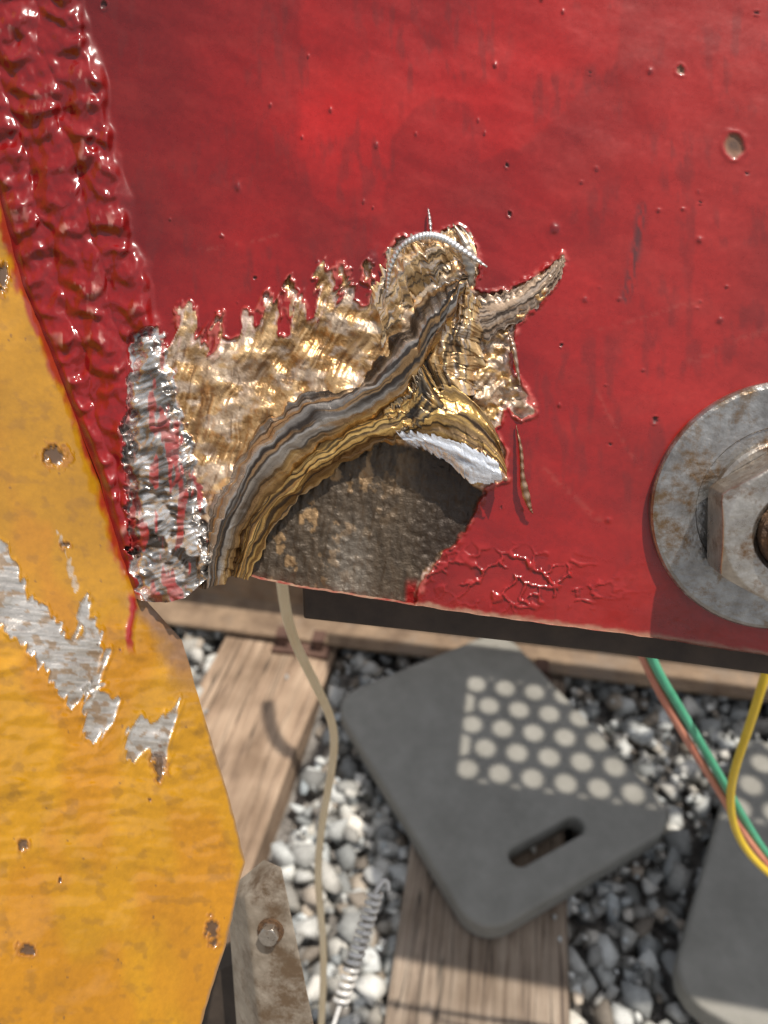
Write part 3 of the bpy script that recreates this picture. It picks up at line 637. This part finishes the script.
# ============================================================ CABLES
def cable(name,pts,r,mat,parent=None):
    cu=bpy.data.curves.new(name,'CURVE');cu.dimensions='3D';cu.bevel_depth=r;cu.bevel_resolution=4;cu.resolution_u=12
    s_=cu.splines.new('NURBS');s_.points.add(len(pts)-1);s_.use_endpoint_u=True;s_.order_u=4
    for i,p in enumerate(pts): s_.points[i].co=(*p,1)
    cu.materials.append(mat);return link(bpy.data.objects.new(name,cu),parent)
cable('beige_cable',[at(x,y,d) for x,y,d in [(276,520,.36),(281,580,.37),(286,620,.40),(300,655,.44),(324,700,.48),(338,735,.52),(328,790,.55),(319,840,.58),(317,890,.6),(326,950,.62),(322,1010,.63),(318,1090,.65)]],.0028,M_beige)
cable('green_wire',[at(x,y,d) for x,y,d in [(630,600,.45),(650,660,.48),(672,695,.5),(700,742,.53),(728,790,.56),(750,830,.6),(775,868,.63),(830,920,.66)]],.0030,M_green)
cable('red_wire',[at(x,y,d) for x,y,d in [(620,600,.46),(646,668,.49),(672,715,.51),(698,758,.54),(722,795,.57),(745,838,.6),(765,862,.62),(820,930,.66)]],.0028,M_pink)
cable('yellow_wire',[at(x,y,d) for x,y,d in [(790,600,.44),(765,675,.46),(752,720,.49),(735,765,.52),(728,800,.55),(736,840,.58),(760,868,.6),(790,890,.62)]],.0028,M_yel)
hp=[(-.36,.86),(-.34,.80),(-.30,.755),(-.255,.76),(-.235,.80),(-.24,.86),(-.25,.95)]  # unseen cable loop, added to cast a curved shadow on the left sleeper
cable('unseen_cable_loop',[np.array([*(UV(a,b_)[:2]+SUN[:2]/SUN[2]*.90),.93]) for a,b_ in hp],.012,M_dark)
s0=at(376,893,.52);s1=at(340,1005,.50);ax_=s1-s0;Ls=np.linalg.norm(ax_);ax_/=Ls;q1=np.cross(ax_,[0,1,0]);q1/=np.linalg.norm(q1);q2=np.cross(ax_,q1)
pts=[];turn=15
for i in range(turn*10+1):
    a=i/10*2*math.pi;t=i/(turn*10);pts.append(s0+ax_*Ls*t+(q1*math.cos(a)+q2*math.sin(a))*.0045)
sp=empty('coil_spring');cable('coil',pts,.0016,M_spring,sp);cable('hook',[s1,s1+ax_*.012,s1+ax_*.03,s1+ax_*.06],.0016,M_spring,sp);cable('top_hook',[s0,s0-ax_*.01,s0-ax_*.012+q1*.006,s0-ax_*.004+q1*.008],.0016,M_spring,sp)
# ============================================================ LIGHT, SKY, CAMERA
w=bpy.data.worlds.new('World');scene.world=w;w.use_nodes=True;nt=w.node_tree
sk=nt.nodes.new('ShaderNodeTexSky');sk.sky_type='NISHITA';sk.sun_disc=False;sk.dust_density=3.0;sk.air_density=1.0
sk.sun_elevation=math.asin(SUN[2]);sk.sun_rotation=math.atan2(SUN[0],SUN[1])
hs=nt.nodes.new('ShaderNodeHueSaturation');hs.inputs['Saturation'].default_value=.35
nt.links.new(sk.outputs[0],hs.inputs['Color']);nt.links.new(hs.outputs[0],nt.nodes['Background'].inputs[0]);nt.nodes['Background'].inputs[1].default_value=.13
sl_=bpy.data.lights.new('sun','SUN');sl_.energy=5.0;sl_.angle=math.radians(.7);sl_.color=(1,.93,.83)
so=bpy.data.objects.new('sun',sl_);link(so);so.rotation_euler=Vector(SUN).to_track_quat('Z','Y').to_euler()
cd=bpy.data.cameras.new('camera');co=bpy.data.objects.new('camera',cd);link(co)
co.location=(0,0,H);co.rotation_euler=(math.radians(90)-PITCH,0,0);cd.sensor_fit='VERTICAL';cd.sensor_height=24;cd.sensor_width=18;cd.lens=FPX/1024*24
cd.clip_start=.01;cd.clip_end=2000;cd.dof.use_dof=True;cd.dof.focus_distance=.262;cd.dof.aperture_fstop=7.5
scene.camera=co
scene.view_settings.view_transform='Standard';scene.view_settings.look='None';scene.view_settings.exposure=0
